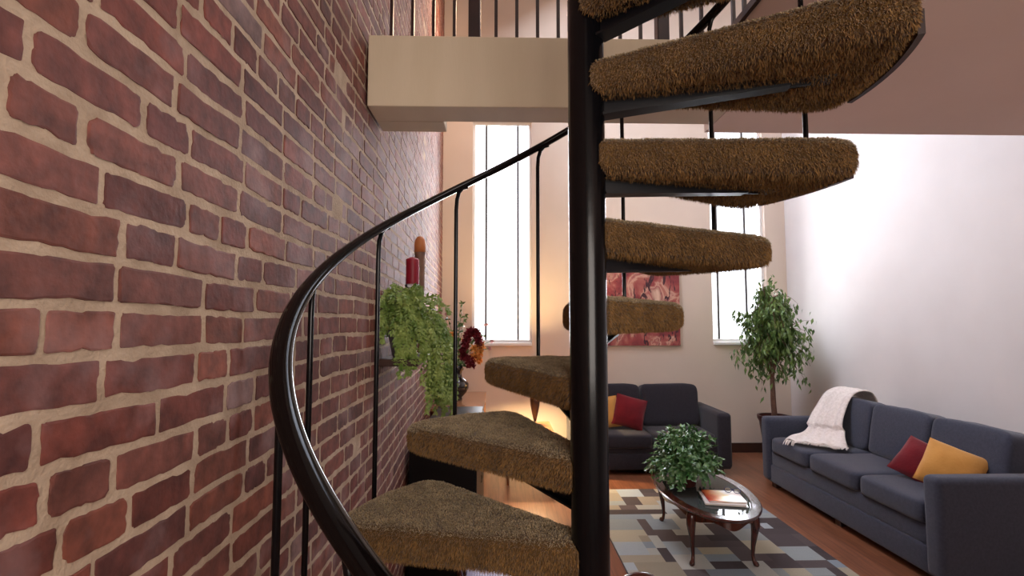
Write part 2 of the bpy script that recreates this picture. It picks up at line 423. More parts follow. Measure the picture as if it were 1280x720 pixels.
# loft: beam across, slab on the right, guard
ZB = 2.735; ZT = 3.06
k = MB(); k.box(-.585, 1.03, 2.16, 2.33, ZB, ZT, bev=.004); k.box(-.585, -.265, 2.332, 2.46, ZB, ZT-.05, bev=.004)
struct(k.build('trim_1', M['beam']))
k = MB(); k.box(1.032, RIGHT-.002, BACK+.01, 2.43, ZB, ZT); struct(k.build('ceiling_loft', M['soffit']))
k = MB(); k.box(1.012, 1.030, BACK+.01, 2.155, ZT-.012, ZT+.02); struct(k.build('trim_2', M['maroon']))

guard = empty('guard_railing', (.2, 2.25, ZT), 0, 'dark brown loft guard railing of slim upright bars standing on the cream beam', 'railing')
def gl(b, name, m): 
    for i, v in enumerate(b.v): b.v[i] = v-Vector((.2, 2.25, ZT))
    return b.build(name, m, guard)
gx = -.503
i = 0
bars = []
while gx < 1.04:
    if abs(gx+.117) > .04 and abs(gx-.765) > .04: bars.append((gx, 2.25))
    gx += .0972
gy = 2.15
while gy > .9: bars.append((1.06, gy)); gy -= .1
for (bx, by) in bars:
    b = MB(); b.box(bx-.0075, bx+.0075, by-.0075, by+.0075, ZT, ZT+.93); gl(b, 'baluster', M['maroon'])
for bx in (-.117,.765):
    b = MB(); b.box(bx-.028, bx+.028, 2.222, 2.278, ZT, ZT+1.05, bev=.004); gl(b, 'post', M['maroon'])
b = MB(); b.box(-.58, 1.09, 2.22, 2.28, ZT+.93, ZT+.97, bev=.008); b.box(1.03, 1.09, .85, 2.22, ZT+.93, ZT+.97, bev=.008); gl(b, 'top_rail', M['maroon'])

# ------------------------------------------------------------------ spiral staircase
CX, CY = .2338, 1.3069; RR = .73; STEP = R(27.427); TH3 = R(95.89); Z3 = 1.785-.1288; RISE = .2070; RH = .8429
stair = empty('spiral_staircase', (CX, CY, 0), 0, 'black steel spiral staircase with shaggy brown carpeted treads and curved handrail', 'staircase')
b = MB(); b.lathe([(.0487,.0),(.0487,4.15),(.044,4.17),(0,4.175)], n=48); b.build('center_pole', M['black'], stair, auto=True)
b = MB(); b.lathe([(.13,.0),(.13,.012),(.055,.016)], n=40); b.build('base_plate', M['black'], stair, auto=True)

def tread_outline(d=0):
    """rounded wedge, inset by d"""
    a = R(19.2); Ro = .712-d
    inner = [(.015+d*.3, -.047+d*.9), (.015+d*.3, .047-d*.9)]
    oc = (Ro*math.cos(a)+.0, Ro*math.sin(a)-d*.95)
    # corner polygon: inner low, outer low, arc, outer high, inner high
    poly = [inner[0]]
    P = [(inner[0]), (oc[0], -oc[1])]
    pts = []
    def lerp(p, q, t): return (p[0]+(q[0]-p[0])*t, p[1]+(q[1]-p[1])*t)
    n = 22
    low = [lerp(inner[0], (oc[0], -oc[1]), t/n*.88) for t in range(n+1)]
    hi = [(x, -y) for x, y in low][::-1]
    # rounded corner + bowed end
    ctrl0 = low[-1]; ctrlc = (oc[0]+.004, -oc[1]); 
    arc_pts = []
    aa = R(14.5)
    a_start = (Ro*math.cos(aa), -Ro*math.sin(aa)+d*.3)
    for t in range(1, 7):
        u = t/6
        x = (1-u)**2*ctrl0[0]+2*u*(1-u)*ctrlc[0]+u*u*a_start[0]
        y = (1-u)**2*ctrl0[1]+2*u*(1-u)*ctrlc[1]+u*u*a_start[1]
        arc_pts.append((x, y))
    mid = []
    for t in range(1, 10):
        q = -aa+2*aa*t/10; mid.append((Ro*math.cos(q), Ro*math.sin(q)))
    return low+arc_pts+mid+[(x, -y) for x, y in arc_pts[::-1]]+hi
def make_tread():
    th = .092; br = .026
    rings = []
    for zz, ins in [(-.0,.034),(-.004,.016),(-.011,.006),(-.022,0),(-.040,-.001),(-th+.020,0),(-th+.009,.006),(-th+.003,.016),(-th,.032)]:
        rings.append([(x, y, zz) for x, y in tread_outline(ins)])
    rings = [[( .37+(x-.37)*.55, y*.5, -.0+.0) for x, y, z in rings[0]]]+rings+[[( .37+(x-.37)*.5, y*.45, -th) for x, y, z in rings[-1]]]
    n = len(rings[0]); V = []; F = []
    rz = random.Random(3)
    for ri, r in enumerate(rings):
        for p in r:
            v = Vector(p); q = .003*noise.noise(v*14)+.001*noise.noise(v*33)
            V.append(v+Vector((0, 0, q-.012)))
    for i in range(len(rings)-1):
        for j in range(n): F.append((i*n+j, (i+1)*n+j, (i+1)*n+(j+1) % n, i*n+(j+1) % n))
    F.append(tuple(range(n))); F.append(tuple((len(rings)-1)*n+j for j in range(n))[::-1])
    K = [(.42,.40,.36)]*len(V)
    # pile: short fibres standing off the surface
    tri = []
    for f in F:
        for t in range(1, len(f)-1):
            a, b_, c = V[f[0]], V[f[t]], V[f[t+1]]
            ar = (b_-a).cross(c-a); tri.append((a, b_, c, ar.length/2, ar.normalized() if ar.length > 0 else Vector((0,0,1))))
    cent = Vector((.4, 0, -.05))
    tot = sum(t[3] for t in tri); NB = 62000
    V2 = list(V)
    for a, b_, c, ar, nn in tri:
        cc = (a+b_+c)/3
        # outward normal from position
        ref = Vector((cc.x-.4, cc.y*3, (cc.z+.05)*8))
        if nn.dot(ref) < 0: nn = -nn
        cnt = NB*ar/tot; cnt = int(cnt)+(1 if rz.random() < cnt-int(cnt) else 0)
        if nn.z < -.8: cnt = int(cnt*.7)
        for q in range(cnt):
            u, w = rz.random(), rz.random()
            if u+w > 1: u, w = 1-u, 1-w
            p = a+(b_-a)*u+(c-a)*w
            if math.hypot(p.x, p.y) < .050: continue
            side = 1-abs(nn.z)
            d = nn*1.0+Vector((rz.gauss(0,.42), rz.gauss(0,.42), rz.gauss(0,.3)-.75*side))
            d.normalize()
            clump = noise.noise(p*38)
            ln = rz.uniform(.006,.012)*(1+.25*clump)
            t = d.cross(Vector((rz.uniform(-1,1), rz.uniform(-1,1), rz.uniform(-1,1)))).normalized()*rz.uniform(.0007,.0012)
            droop = Vector((0,0,-.35*ln))
            i0 = len(V2)
            mid = p+d*ln*.55
            V2 += [p-t, p+t, mid+t*.8, mid-t*.8, p+d*ln+droop]
            F.append((i0, i0+1, i0+2, i0+3)); F.append((i0+3, i0+2, i0+4))
            s = rz.uniform(.6,1.2)*(1+.15*clump)
            warm = rz.uniform(-.08,.08)
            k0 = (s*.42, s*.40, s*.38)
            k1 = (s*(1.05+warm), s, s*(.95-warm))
            if nn.z > .5: k1 = (k1[0]*1.7, k1[1]*2.4, k1[2]*4.2); k0 = (k0[0]*1.1, k0[1]*1.2, k0[2]*1.3)  # upward fibres lighter and greyer: skylight sheen painted into their colour
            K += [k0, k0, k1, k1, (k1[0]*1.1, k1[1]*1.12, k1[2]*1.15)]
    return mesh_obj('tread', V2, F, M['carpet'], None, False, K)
tread0 = make_tread()
def bracket_mesh():
    b = MB()
    z1 = -.108; 
    def taper(y0, y1, h0, h1, x0, x1, zt):
        vs = [(x0,y0,zt),(x0,y1,zt),(x0,y1,zt-h0),(x0,y0,zt-h0),(x1,y0,zt),(x1,y1,zt),(x1,y1,zt-h1),(x1,y0,zt-h1)]
        b.add(vs, [(0,1,2,3),(7,6,5,4),(0,4,5,1),(1,5,6,2),(2,6,7,3),(3,7,4,0)])
    taper(-.004,.004,.040,.008,.045,.55, z1)
    b.box(.045,.60,-.030,.030, z1-.001, z1+.004)
    vs = [(.045,-.024,z1-.046),(.045,.024,z1-.046),(.50,.018,z1-.012),(.50,-.018,z1-.012)]
    vs += [(x,y,z+.006) for x, y, z in vs]
    b.add(vs, [(3,2,1,0),(4,5,6,7),(0,1,5,4),(1,2,6,5),(2,3,7,6),(3,0,4,7)])
    return b
br0 = bracket_mesh().build('bracket', M['bracket'], None, auto=True)
def edge_mesh():
    b = MB(); vs = []; fs = []
    n = 14; a = R(13.5)
    for i in range(n+1):
        q = -a+2*a*i/n
        for r_, z in ((.716,-.104),(.729,-.104),(.729,-.050),(.716,-.050)): vs.append((r_*math.cos(q), r_*math.sin(q), z))
    for i in range(n):
        for j in range(4): fs.append((i*4+j, i*4+(j+1) % 4, (i+1)*4+(j+1) % 4, (i+1)*4+j))
    fs += [(0,1,2,3),(n*4+3,n*4+2,n*4+1,n*4)]
    b.add(vs, fs); return b
ed0 = edge_mesh().build('edge_plate', M['maroon'], None)
def th_of(k): return TH3-STEP*(k-3)
first = True
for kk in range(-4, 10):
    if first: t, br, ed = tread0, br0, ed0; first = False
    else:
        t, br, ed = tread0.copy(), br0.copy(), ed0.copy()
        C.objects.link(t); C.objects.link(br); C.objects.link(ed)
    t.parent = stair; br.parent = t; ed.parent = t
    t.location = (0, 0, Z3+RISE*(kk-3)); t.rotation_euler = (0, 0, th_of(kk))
# balusters
def rail_pt(k, dz=0, r=RR): 
    a = th_of(k); return Vector((r*math.cos(a), r*math.sin(a), Z3+RISE*(k-3)+RH+dz))
def baluster_mesh():
    b = MB(); base = Z3
    # local frame: baluster at angle 0, foot z=0 ; leans into the rail with a small gooseneck following the stair upward (clockwise)
    pts = [(RR,0,-.06),(RR,0,-.02),(RR,0,.3),(RR,0,.6),(RR,0,RH-.075)]
    for u in (.25,.5,.75,1):
        a = -R(3.6)*u*u
        pts.append((RR*math.cos(a), RR*math.sin(a), RH-.075+.090*(1-(1-u)**2)+.006*u))
    b.tube(pts, .0078, n=12); 
    return b
bal0 = baluster_mesh().build('baluster', M['black'], None, auto=True)
first = True
for kk in range(-4, 10):
    if first: o = bal0; first = False
    else: o = bal0.copy(); C.objects.link(o)
    o.parent = stair; o.location = (0, 0, Z3+RISE*(kk-3)); o.rotation_euler = (0, 0, th_of(kk))
b = MB(); N = 260
b.tube([rail_pt(-4.2+(13.4)*i/N, .008) for i in range(N+1)], 1, n=16, flat=(.0225,.0135)); b.build('handrail', M['rail'], stair, smooth=True)

# ------------------------------------------------------------------ sofas
def make_sofa(name, label, group, L, D, arm_h, arm_w, seat_h, back_h, cush_top, n, m, base_z=.06):
    s = empty(name, (0,0,0), 0, label, 'sofa', group)
    hl = L/2; F_ = -D/2
    b = MB(); b.box(-hl+.01, hl-.01, F_+.03, D/2-.02, base_z, .25, bev=.02, seg=3)
    b.box(-hl+arm_w-.02, hl-arm_w+.02, F_+.045, D/2-.05, .245, seat_h-.155, bev=.015, seg=3)
    b.build('base', m, s, auto=True)
    for sx in (-1, 1):
        b = MB(); x0 = sx*hl; x1 = sx*(hl-arm_w)
        vs = []; 
        lo, hi = min(x0, x1), max(x0, x1)
        b.box(lo, hi, F_, D/2-.06, base_z+.01, arm_h, bev=.045, seg=5)
        b.build('arm', m, s, auto=True)
    b = MB(); b.box(-hl+arm_w-.01, hl-arm_w+.01, D/2-.20, D/2, base_z+.02, back_h, bev=.045, seg=4); b.build('back_frame', m, s, auto=True)
    w = (L-2*arm_w)/n
    for i in range(n):
        cx = -hl+arm_w+w*(i+.5)
        b = MB(); b.puff(w/2-.004, (D-.28)/2, .085, e=.20, M=T(cx, F_+.012+(D-.28)/2, seat_h-.082), wr=.004, nu=36, nv=18); b.build('seat_cushion', m, s, smooth=True)
        b = MB(); hh = (cush_top-seat_h)/2+.02
        b.puff(w/2-.004, .115, hh, e=.20, M=T(cx, D/2-.30, seat_h+hh-.03, rx=-R(11)), wr=.012, nu=36, nv=18); b.build('back_cushion', m, s, smooth=True)
    for sx in (-1, 1):
        for yy in (F_+.10, D/2-.12):
            b = MB(); b.box(sx*(hl-.12)-.035, sx*(hl-.12)+.035, yy-.035, yy+.035, 0, base_z+.012, bev=.006); b.build('leg', M['darkwood'], s)
    b = MB(); b.box(-.035,.035, F_+.07, F_+.14, 0, base_z+.012, bev=.006); b.build('leg', M['darkwood'], s)
    return s
sofa = make_sofa('sofa', 'long slate blue three seat sofa along the white wall', None, 2.26, 1.04, .745, .145, .545, .84, .99, 3, M['sofa'])
sofa.location = (3.42, 4.43, 0); sofa.rotation_euler = (0, 0, -PI/2)
love = make_sofa('loveseat', 'small charcoal two seat sofa against the far wall under the painting', None, 1.83, .95, .71, .165, .465, .78, .965, 2, M['love'])
love.location = (1.81, 6.325, 0)

def pillow(name, label, m, size, thick, mx, group=None):
    b = MB(); n = 22; vs = []; fs = []
    for side in (1, -1):
        for i in range(n+1):
            for j in range(n+1):
                u = -1+2*i/n; v = -1+2*j/n
                t = (max(0, 1-u*u)**.5)*(max(0, 1-v*v)**.5)
                pinch = 1-.07*(1-abs(u*v))*(u*u+v*v)*.6
                vs.append((u*size/2*pinch, side*thick/2*t+.006*noise.noise(Vector((u*2, v*2, side+size*9))), v*size/2*pinch))
    N = (n+1)**2
    for sd in (0, 1):
        for i in range(n):
            for j in range(n):
                q = (sd*N+i*(n+1)+j, sd*N+(i+1)*(n+1)+j, sd*N+(i+1)*(n+1)+j+1, sd*N+i*(n+1)+j+1)
                fs.append(q if sd else q[::-1])
    b.add(vs, fs)
    o = b.build(name, m, None, smooth=True); o.matrix_world = mx
    tag(o, label, 'cushion', group); return o
pillow('throw_pillow', 'dark red pillow on the blue sofa, beside the yellow one', M['red'], .34, .13, T(3.34, 3.93, .675, rx=-R(42), ry=R(20), rz=R(-62)))
pillow('throw_pillow', 'mustard yellow pillow leaning on the near arm of the blue sofa', M['yellow'], .36, .15, T(3.34, 3.68, .695, rx=-R(35), ry=R(18), rz=R(-48)))
pillow('throw_pillow', 'bright red pillow tilted on the loveseat, overlapping the yellow one', M['red'], .38, .14, T(1.60, 6.17, .675, rx=-R(16), ry=R(14), rz=R(-8)))
pillow('throw_pillow', 'yellow pillow on the loveseat, mostly hidden by the red one and the stair pole', M['yellow'], .38, .14, T(1.30, 6.23, .66, rx=-R(16), ry=R(-6), rz=R(4)))

# throw blanket
def spline(P, t):
    n = len(P)-1; s = t*n; i = min(int(s), n-1); f = s-i
    p0 = Vector(P[max(i-1, 0)]); p1 = Vector(P[i]); p2 = Vector(P[i+1]); p3 = Vector(P[min(i+2, n)])
    return .5*((2*p1)+(-p0+p2)*f+(2*p0-5*p1+4*p2-p3)*f*f+(-p0+3*p1-3*p2+p3)*f**3)
LP = [(3.93,5.40,.86),(3.83,5.42,1.03),(3.60,5.42,1.00),(3.44,5.40,.80),(3.28,5.34,.61),(3.05,5.22,.575),(2.90,5.08,.572)]
RP = [(3.93,5.08,.86),(3.83,5.06,1.035),(3.62,5.03,1.02),(3.47,4.98,.82),(3.41,4.92,.66),(3.36,4.82,.585),(3.29,4.70,.578)]
nu, nv = 60, 26; vs = []; fs = []
for i in range(nu+1):
    l = spline(LP, i/nu); r_ = spline(RP, i/nu)
    for j in range(nv+1):
        u = j/nv; p = l.lerp(r_, u)
        fold = math.sin(u*PI*7+math.sin(i/nu*3)*.8)*.014*(.5+.5*i/nu)
        up = Vector((-.6, 0, .8)) if i < nu*.62 else Vector((0, 0, 1))
        p = p+up*(fold+(.040 if i < nu*.62 else .018)+.018*noise.noise(Vector((u*3, i/nu*4, 7))))
        vs.append(p)
for i in range(nu):
    for j in range(nv): fs.append((i*(nv+1)+j, i*(nv+1)+j+1, (i+1)*(nv+1)+j+1, (i+1)*(nv+1)+j))
blanket = mesh_obj('throw_blanket', vs, fs, M['throw'], None, True)
sm = blanket.modifiers.new('th', 'SOLIDIFY'); sm.thickness = .008; sm.offset = 1
tag(blanket, 'cream knitted throw blanket draped over the back and seat of the blue sofa', 'blanket')
b = MB()
for j in range(60):
    u = (j+.5)/60; p = spline(LP, 1).lerp(spline(RP, 1), u)+Vector((0, 0, .012))
    d = Vector((-.045+random.uniform(-.012,.012), -.035+random.uniform(-.012,.012), -.004-(.03 if p.x < 2.97 else 0)))
    b.tube([p+Vector((.01,.01,.006)), p+d*.5+Vector((0,0,.008)), p+d], [.004,.0035,.002], n=5)
b.build('fringe', M['throw'], blanket)

# ------------------------------------------------------------------ rug
rx0, rx1, ry0, ry1 = .914, 2.52, 2.98, 5.38
pal = [(.085,.070,.072),(.085,.070,.072),(.10,.082,.085),(.13,.105,.105),(.33,.36,.36),(.42,.47,.50),(.28,.33,.37),(.46,.41,.31),(.38,.33,.25),(.48,.48,.44)]
nx, ny = 20, 21
rr = random.Random(21); grid = [[None]*ny for _ in range(nx)]
for j in range(ny):
    i = 0
    while i < nx:
        if grid[i][j] is None:
            c = rr.choice(pal); w = rr.choice((1,2,2,3,3,4)); h = rr.choice((1,1,2,2))
            k_ = rr.uniform(.9,1.08); c = tuple(x*k_ for x in c)
            for a in range(i, min(nx, i+w)):
                if grid[a][j] is not None: break
                for b_ in range(j, min(ny, j+h)):
                    if grid[a][b_] is None: grid[a][b_] = c
        i += 1
V = []; F = []; K = []
for i in range(nx):
    for j in range(ny):
        x0 = rx0+(rx1-rx0)*i/nx; x1 = rx0+(rx1-rx0)*(i+1)/nx; y0 = ry0+(ry1-ry0)*j/ny; y1 = ry0+(ry1-ry0)*(j+1)/ny
        n = len(V); V += [(x0,y0,.012),(x1,y0,.012),(x1,y1,.012),(x0,y1,.012)]; F.append((n,n+1,n+2,n+3)); K += [grid[i][j]]*4
n = len(V); e = .006
V += [(rx0-e,ry0-e,.001),(rx1+e,ry0-e,.001),(rx1+e,ry1+e,.001),(rx0-e,ry1+e,.001),(rx0,ry0,.012),(rx1,ry0,.012),(rx1,ry1,.012),(rx0,ry1,.012)]
K += [(.13,.11,.11)]*8
for i in range(4): F.append((n+i, n+(i+1) % 4, n+4+(i+1) % 4, n+4+i))
F.append((n+3,n+2,n+1,n))
M['rug'] = mat('rug_wool', (1,1,1), .95, spec=.1, vcol=True, col2=(.86,.86,.86), nscale=180, bump=.5, bscale=260)
tag(mesh_obj('area_rug', V, F, M['rug'], None, False, K), 'patchwork area rug of grey, blue and cream rectangles under the coffee table', 'rug')

# ------------------------------------------------------------------ coffee table
ct = empty('coffee_table', (1.66, 4.12, .012), R(-3), 'oval cherry wood coffee table with glass inset and curved legs', 'coffee table')
TA, TB, TZ = .365, .655, .415
def ell(a, b_, n=72): return [(a*math.cos(2*PI*i/n), b_*math.sin(2*PI*i/n)) for i in range(n)]
def ring_mesh(b, prof, n=72):
    """prof: list of (inset, z) around the oval"""
    vs = []; fs = []
    for ins, z in prof:
        for x, y in ell(TA-ins, TB-ins, n): vs.append((x, y, z))
    m = len(prof)
    for i in range(m):
        for j in range(n): fs.append((i*n+j, i*n+(j+1) % n, ((i+1) % m)*n+(j+1) % n, ((i+1) % m)*n+j))
    b.add(vs, fs)
b = MB(); ring_mesh(b, [(.075,TZ-.022),(.01,TZ-.024),(0,TZ-.016),(-.002,TZ-.008),(.006,TZ),(.070,TZ+.001),(.075,TZ-.003)]); b.build('rim', M['cherry'], ct, auto=True)
b = MB(); b.prism(ell(TA-.0755, TB-.0755), TZ-.010, TZ-.003); b.build('glass_inset', M['tabletop'], ct)
b = MB()
# scalloped apron
vs = []; fs = []; n = 96
for i in range(n):
    q = 2*PI*i/n; dz = .055+.018*math.cos(q*8)
    for ins, z in ((.055, TZ-.022), (.055, TZ-.022-dz), (.075, TZ-.022-dz), (.075, TZ-.022)):
        vs.append(((TA-ins)*math.cos(q), (TB-ins)*math.sin(q), z))
for i in range(n):
    for j in range(4): fs.append((i*4+j, ((i+1) % n)*4+j, ((i+1) % n)*4+(j+1) % 4, i*4+(j+1) % 4))
b.add(vs, fs); b.build('apron', M['cherry'], ct, auto=True)
for sx in (-1, 1):
    for sy in (-1, 1):
        b = MB(); ox, oy = .215*sx, .385*sy
        dx, dy = sx*.6, sy*.8
        prof = [(0,TZ-.024,.030),(.022,.34,.036),(.030,.29,.033),(.020,.22,.023),(.008,.14,.016),(.002,.07,.0125),(.010,.03,.0135),(.024,.016,.020),(.030,.006,.020),(.030,0,.014)]
        b.tube([(ox+dx*o, oy+dy*o, z) for o, z, r_ in prof], [r_ for o, z, r_ in prof], n=14); b.build('leg', M['cherry'], ct, smooth=True)

# magazines on the table
TOPZ = .012+TZ+.0015
def cover_mat():
    m = bpy.data.materials.new('magazine_cover'); m.use_nodes = True; nt = m.node_tree; L = nt.links; b = nt.nodes['Principled BSDF']
    b.inputs['Roughness'].default_value = .25
    tc = nt.nodes.new('ShaderNodeTexCoord'); sp = nt.nodes.new('ShaderNodeSeparateXYZ'); L.new(tc.outputs['Object'], sp.inputs[0])
    n = nt.nodes.new('ShaderNodeTexNoise'); n.inputs['Scale'].default_value = 9; L.new(tc.outputs['Object'], n.inputs['Vector'])
    a = nt.nodes.new('ShaderNodeMath'); a.operation = 'MULTIPLY_ADD'; a.inputs[1].default_value = 2.4; a.inputs[2].default_value = .30
    L.new(sp.outputs['X'], a.inputs[0])
    a2 = nt.nodes.new('ShaderNodeMath'); a2.operation = 'MULTIPLY_ADD'; a2.inputs[1].default_value = .35; L.new(n.outputs['Fac'], a2.inputs[0]); L.new(a.outputs[0], a2.inputs[2])
    r = nt.nodes.new('ShaderNodeValToRGB'); cr = r.color_ramp; cr.elements[0].position = .12; cr.elements[0].color = (.55,.03,.02,1)
    cr.elements[1].position = .80; cr.elements[1].color = (.80,.62,.55,1)
    for p, c in ((.30,(.85,.25,.05,1)),(.45,(.88,.55,.15,1)),(.58,(.90,.78,.62,1))):
        e = cr.elements.new(p); e.color = c
    L.new(a2.outputs[0], r.inputs[0]); L.new(r.outputs[0], b.inputs['Base Color'])
    return m
M['cover'] = cover_mat()
def magazine(loc, rz, w, h, t, cov, label):
    o = empty('magazine', loc, rz, label, 'magazine', None)
    b = MB(); b.box(-w/2+.002, w/2-.003, -h/2+.002, h/2-.002, .001, t-.001); b.build('pages', M['paper'], o)
    b = MB(); b.box(-w/2, w/2, -h/2, h/2, t-.0012, t); b.box(-w/2, w/2, -h/2, h/2, 0, .0012); b.box(-w/2-.001, -w/2+.001, -h/2, h/2, 0, t); b.build('cover', cov, o)
magazine((1.70, 3.86, TOPZ), R(-12), .29, .27, .012, M['paper'], 'pale magazine at the bottom of the stack on the coffee table')
magazine((1.72, 3.875, TOPZ+.0125), R(-9), .27, .25, .012, M['cover'], 'red, orange and white magazine on top of the stack on the coffee table')
# glasses case / folded card
g = empty('eyeglasses', (1.815, 3.93, TOPZ+.0255), R(-25), 'folded dark blue glasses on the magazines', 'glasses')
for sx in (-1, 1):
    b = MB(); b.tube([(sx*.032+.026*math.cos(2*PI*i/24), 0, .021+.020*math.sin(2*PI*i/24)) for i in range(25)], .0022, n=8, caps=False); b.build('rim', M['navy'], g, smooth=True)
    b = MB(); b.lathe([(.0,-.0006),(.024,-.0006),(.024,.0006),(0,.0006)], n=24, M=T(sx*.032, 0, .021, rx=PI/2)); b.build('lens', M['clear'], g)
    b = MB(); b.tube([(sx*.058,0,.028),(sx*.056,.02,.020),(-sx*.02,.028+.006*sx,.008),(-sx*.055,.030+.006*sx,.003)], .002, n=8); b.build('temple', M['navy'], g, smooth=True)
b = MB(); b.tube([(-.008,0,.026),(0,0,.029),(.008,0,.026)], .002, n=8); b.build('bridge', M['navy'], g)

# ------------------------------------------------------------------ foliage helpers
def leaf(b, p, d, up, L, W, fold=.3, col=(1,1,1)):
    d = d.normalized(); s = d.cross(up)
    if s.length < 1e-4: s = d.cross(Vector((1,0,0)))
    s.normalize(); n = s.cross(d)
    drop = n*(-.12*L)
    vs = [p, p+d*L*.4+s*W*.5+n*W*fold*.5, p+d*L*.45, p+d*L*.4-s*W*.5+n*W*fold*.5, p+d*L+drop]
    b.add(vs, [(0,1,2),(0,2,3),(1,4,2),(2,4,3)], col=col)

# plant on coffee table
cp = empty('potted_plant', (1.545, 4.22, TOPZ), 0, 'bushy trailing plant with glossy round leaves in a dark red pot on the coffee table', 'plant')
b = MB(); b.lathe([(.0,0),(.085,0),(.092,.008),(.115,.13),(.122,.145),(.120,.155),(.108,.155),(.105,.14),(0,.138)], n=36); b.build('pot', M['terracotta'], cp, auto=True)
b = MB(); st = MB(); rp = random.Random(8)
for i in range(190):
    az = rp.uniform(0, 2*PI); el = math.asin(rp.uniform(-.15,1)) ; rad = rp.uniform(.20,.285)
    tip = Vector((math.cos(az)*math.cos(el)*rad*1.08, math.sin(az)*math.cos(el)*rad*1.05, .175+math.sin(el)*rad*1.12))
    if el < .55 : tip.z = max(.05, tip.z-rp.uniform(0,.17)*min(1, 1.2-el))
    p0 = Vector((math.cos(az)*.04, math.sin(az)*.04, .14)); mid = (p0+tip)/2+Vector((0,0,.08))
    pts = [p0.lerp(mid, t/4*1).lerp(mid.lerp(tip, t/4), t/4) for t in range(5)]
    st.tube(pts, .0016, n=5)
    for q in range(15):
        t = .35+.65*q/14
        c = p0*(1-t)**2+mid*2*t*(1-t)+tip*t*t
        out = Vector((c.x, c.y, (c.z-.15)*.8)).normalized()
        d = (out+Vector((rp.gauss(0,.7), rp.gauss(0,.7), rp.gauss(-.35,.5)))).normalized()
        if c.z+d.z*.055 < .008: d.z = abs(d.z)
        leaf(b, c, d, out+Vector((0,0,.5)), rp.uniform(.038,.058), rp.uniform(.028,.042), .25)
st.build('stems', M['leafdark'], cp); b.build('foliage', M['leafdark'], cp, smooth=False)

# ficus tree
ft = empty('ficus_tree', (3.37, 6.12, 0), 0, 'tall weeping ficus tree with a thin forked trunk in the far corner behind the sofa', 'plant')
b = MB(); b.lathe([(.0,0),(.085,0),(.095,.01),(.170,.56),(.190,.60),(.190,.635),(.172,.635),(.168,.60),(0,.595)], n=36); b.build('planter', M['terracotta'], ft, auto=True)
b = MB(); b.lathe([(0,.597),(.166,.60)], n=24, M=T(0,0,0)); b.build('soil', M['soil'], ft)
b = MB(); rp = random.Random(4)
def branch(p0, p1, r0, r1, sag=0):
    n = 6; pts = []
    for i in range(n+1):
        t = i/n; p = p0.lerp(p1, t)+Vector((.02*noise.noise(p0*5+Vector((t*3,0,0))), .02*noise.noise(p0*7+Vector((0,t*3,0))), sag*math.sin(t*PI)))
        pts.append(p)
    b.tube(pts, [r0+(r1-r0)*i/n for i in range(n+1)], n=8); return pts
branch(Vector((0,0,.58)), Vector((-.01,0,1.10)), .034,.028)
sA = branch(Vector((-.01,0,1.08)), Vector((-.09,.02,1.72)), .022,.010)
sB = branch(Vector((-.01,0,1.08)), Vector((.12,-.02,1.65)), .020,.010)
sC = branch(Vector((-.04,.01,1.45)), Vector((.0,.03,2.05)), .012,.005)
fl = MB()
for i in range(105):
    src = rp.choice((sA, sB, sC)); p0 = rp.choice(src[1:])
    az = rp.uniform(0, 2*PI)
    zt = rp.uniform(1.02, 2.26); 
    f = (zt-1.02)/1.24
    rad = (.54*math.sin(PI*min(1, .22+f*.74))**.5)*rp.uniform(.4,1.0)
    if zt > 2.05: rad *= .6
    tip = Vector((math.cos(az)*rad, math.sin(az)*rad*.75, zt))
    mid = (p0+tip)/2+Vector((0,0,.16+.1*rp.random()))
    pts = [p0*(1-t)**2+mid*2*t*(1-t)+tip*t*t for t in [q/6 for q in range(7)]]
    b.tube(pts, [.005,.0045,.004,.0035,.003,.002,.0015], n=5)
    for q in range(34):
        t = rp.uniform(.3, 1.0); c = p0*(1-t)**2+mid*2*t*(1-t)+tip*t*t
        c = c+Vector((rp.gauss(0,.035), rp.gauss(0,.035), rp.gauss(-.03,.05)))
        d = Vector((rp.gauss(0,.45), rp.gauss(0,.45), -1+rp.gauss(0,.35)))
        leaf(fl, c, d, Vector((rp.gauss(0,1), rp.gauss(0,1), .5)), rp.uniform(.065,.105), rp.uniform(.024,.036), .2)
for q in range(40):
    c = Vector((rp.gauss(.03,.03), rp.gauss(0,.03), rp.uniform(2.05,2.36)))
    leaf(fl, c, Vector((rp.gauss(0,.6), rp.gauss(0,.5), rp.gauss(.1,.8))), Vector((0,-1,.3)), .06, .022)
b.build('trunk', M['bark'], ft, smooth=True); fl.build('foliage', M['leaf'], ft)

# ------------------------------------------------------------------ shelf on brick wall
SZ = 1.60
sh = MB(); sh.box(-.598, -.395, 2.47, 3.12, SZ-.035, SZ, bev=.004)
shelf = empty('wall_shelf', (-.60, 2.8, SZ), 0, 'short dark wooden shelf fixed to the brick wall', 'shelf')
for i, v in enumerate(sh.v): sh.v[i] = v-Vector((-.60, 2.8, SZ))
sh.build('board', M['darkwood'], shelf)


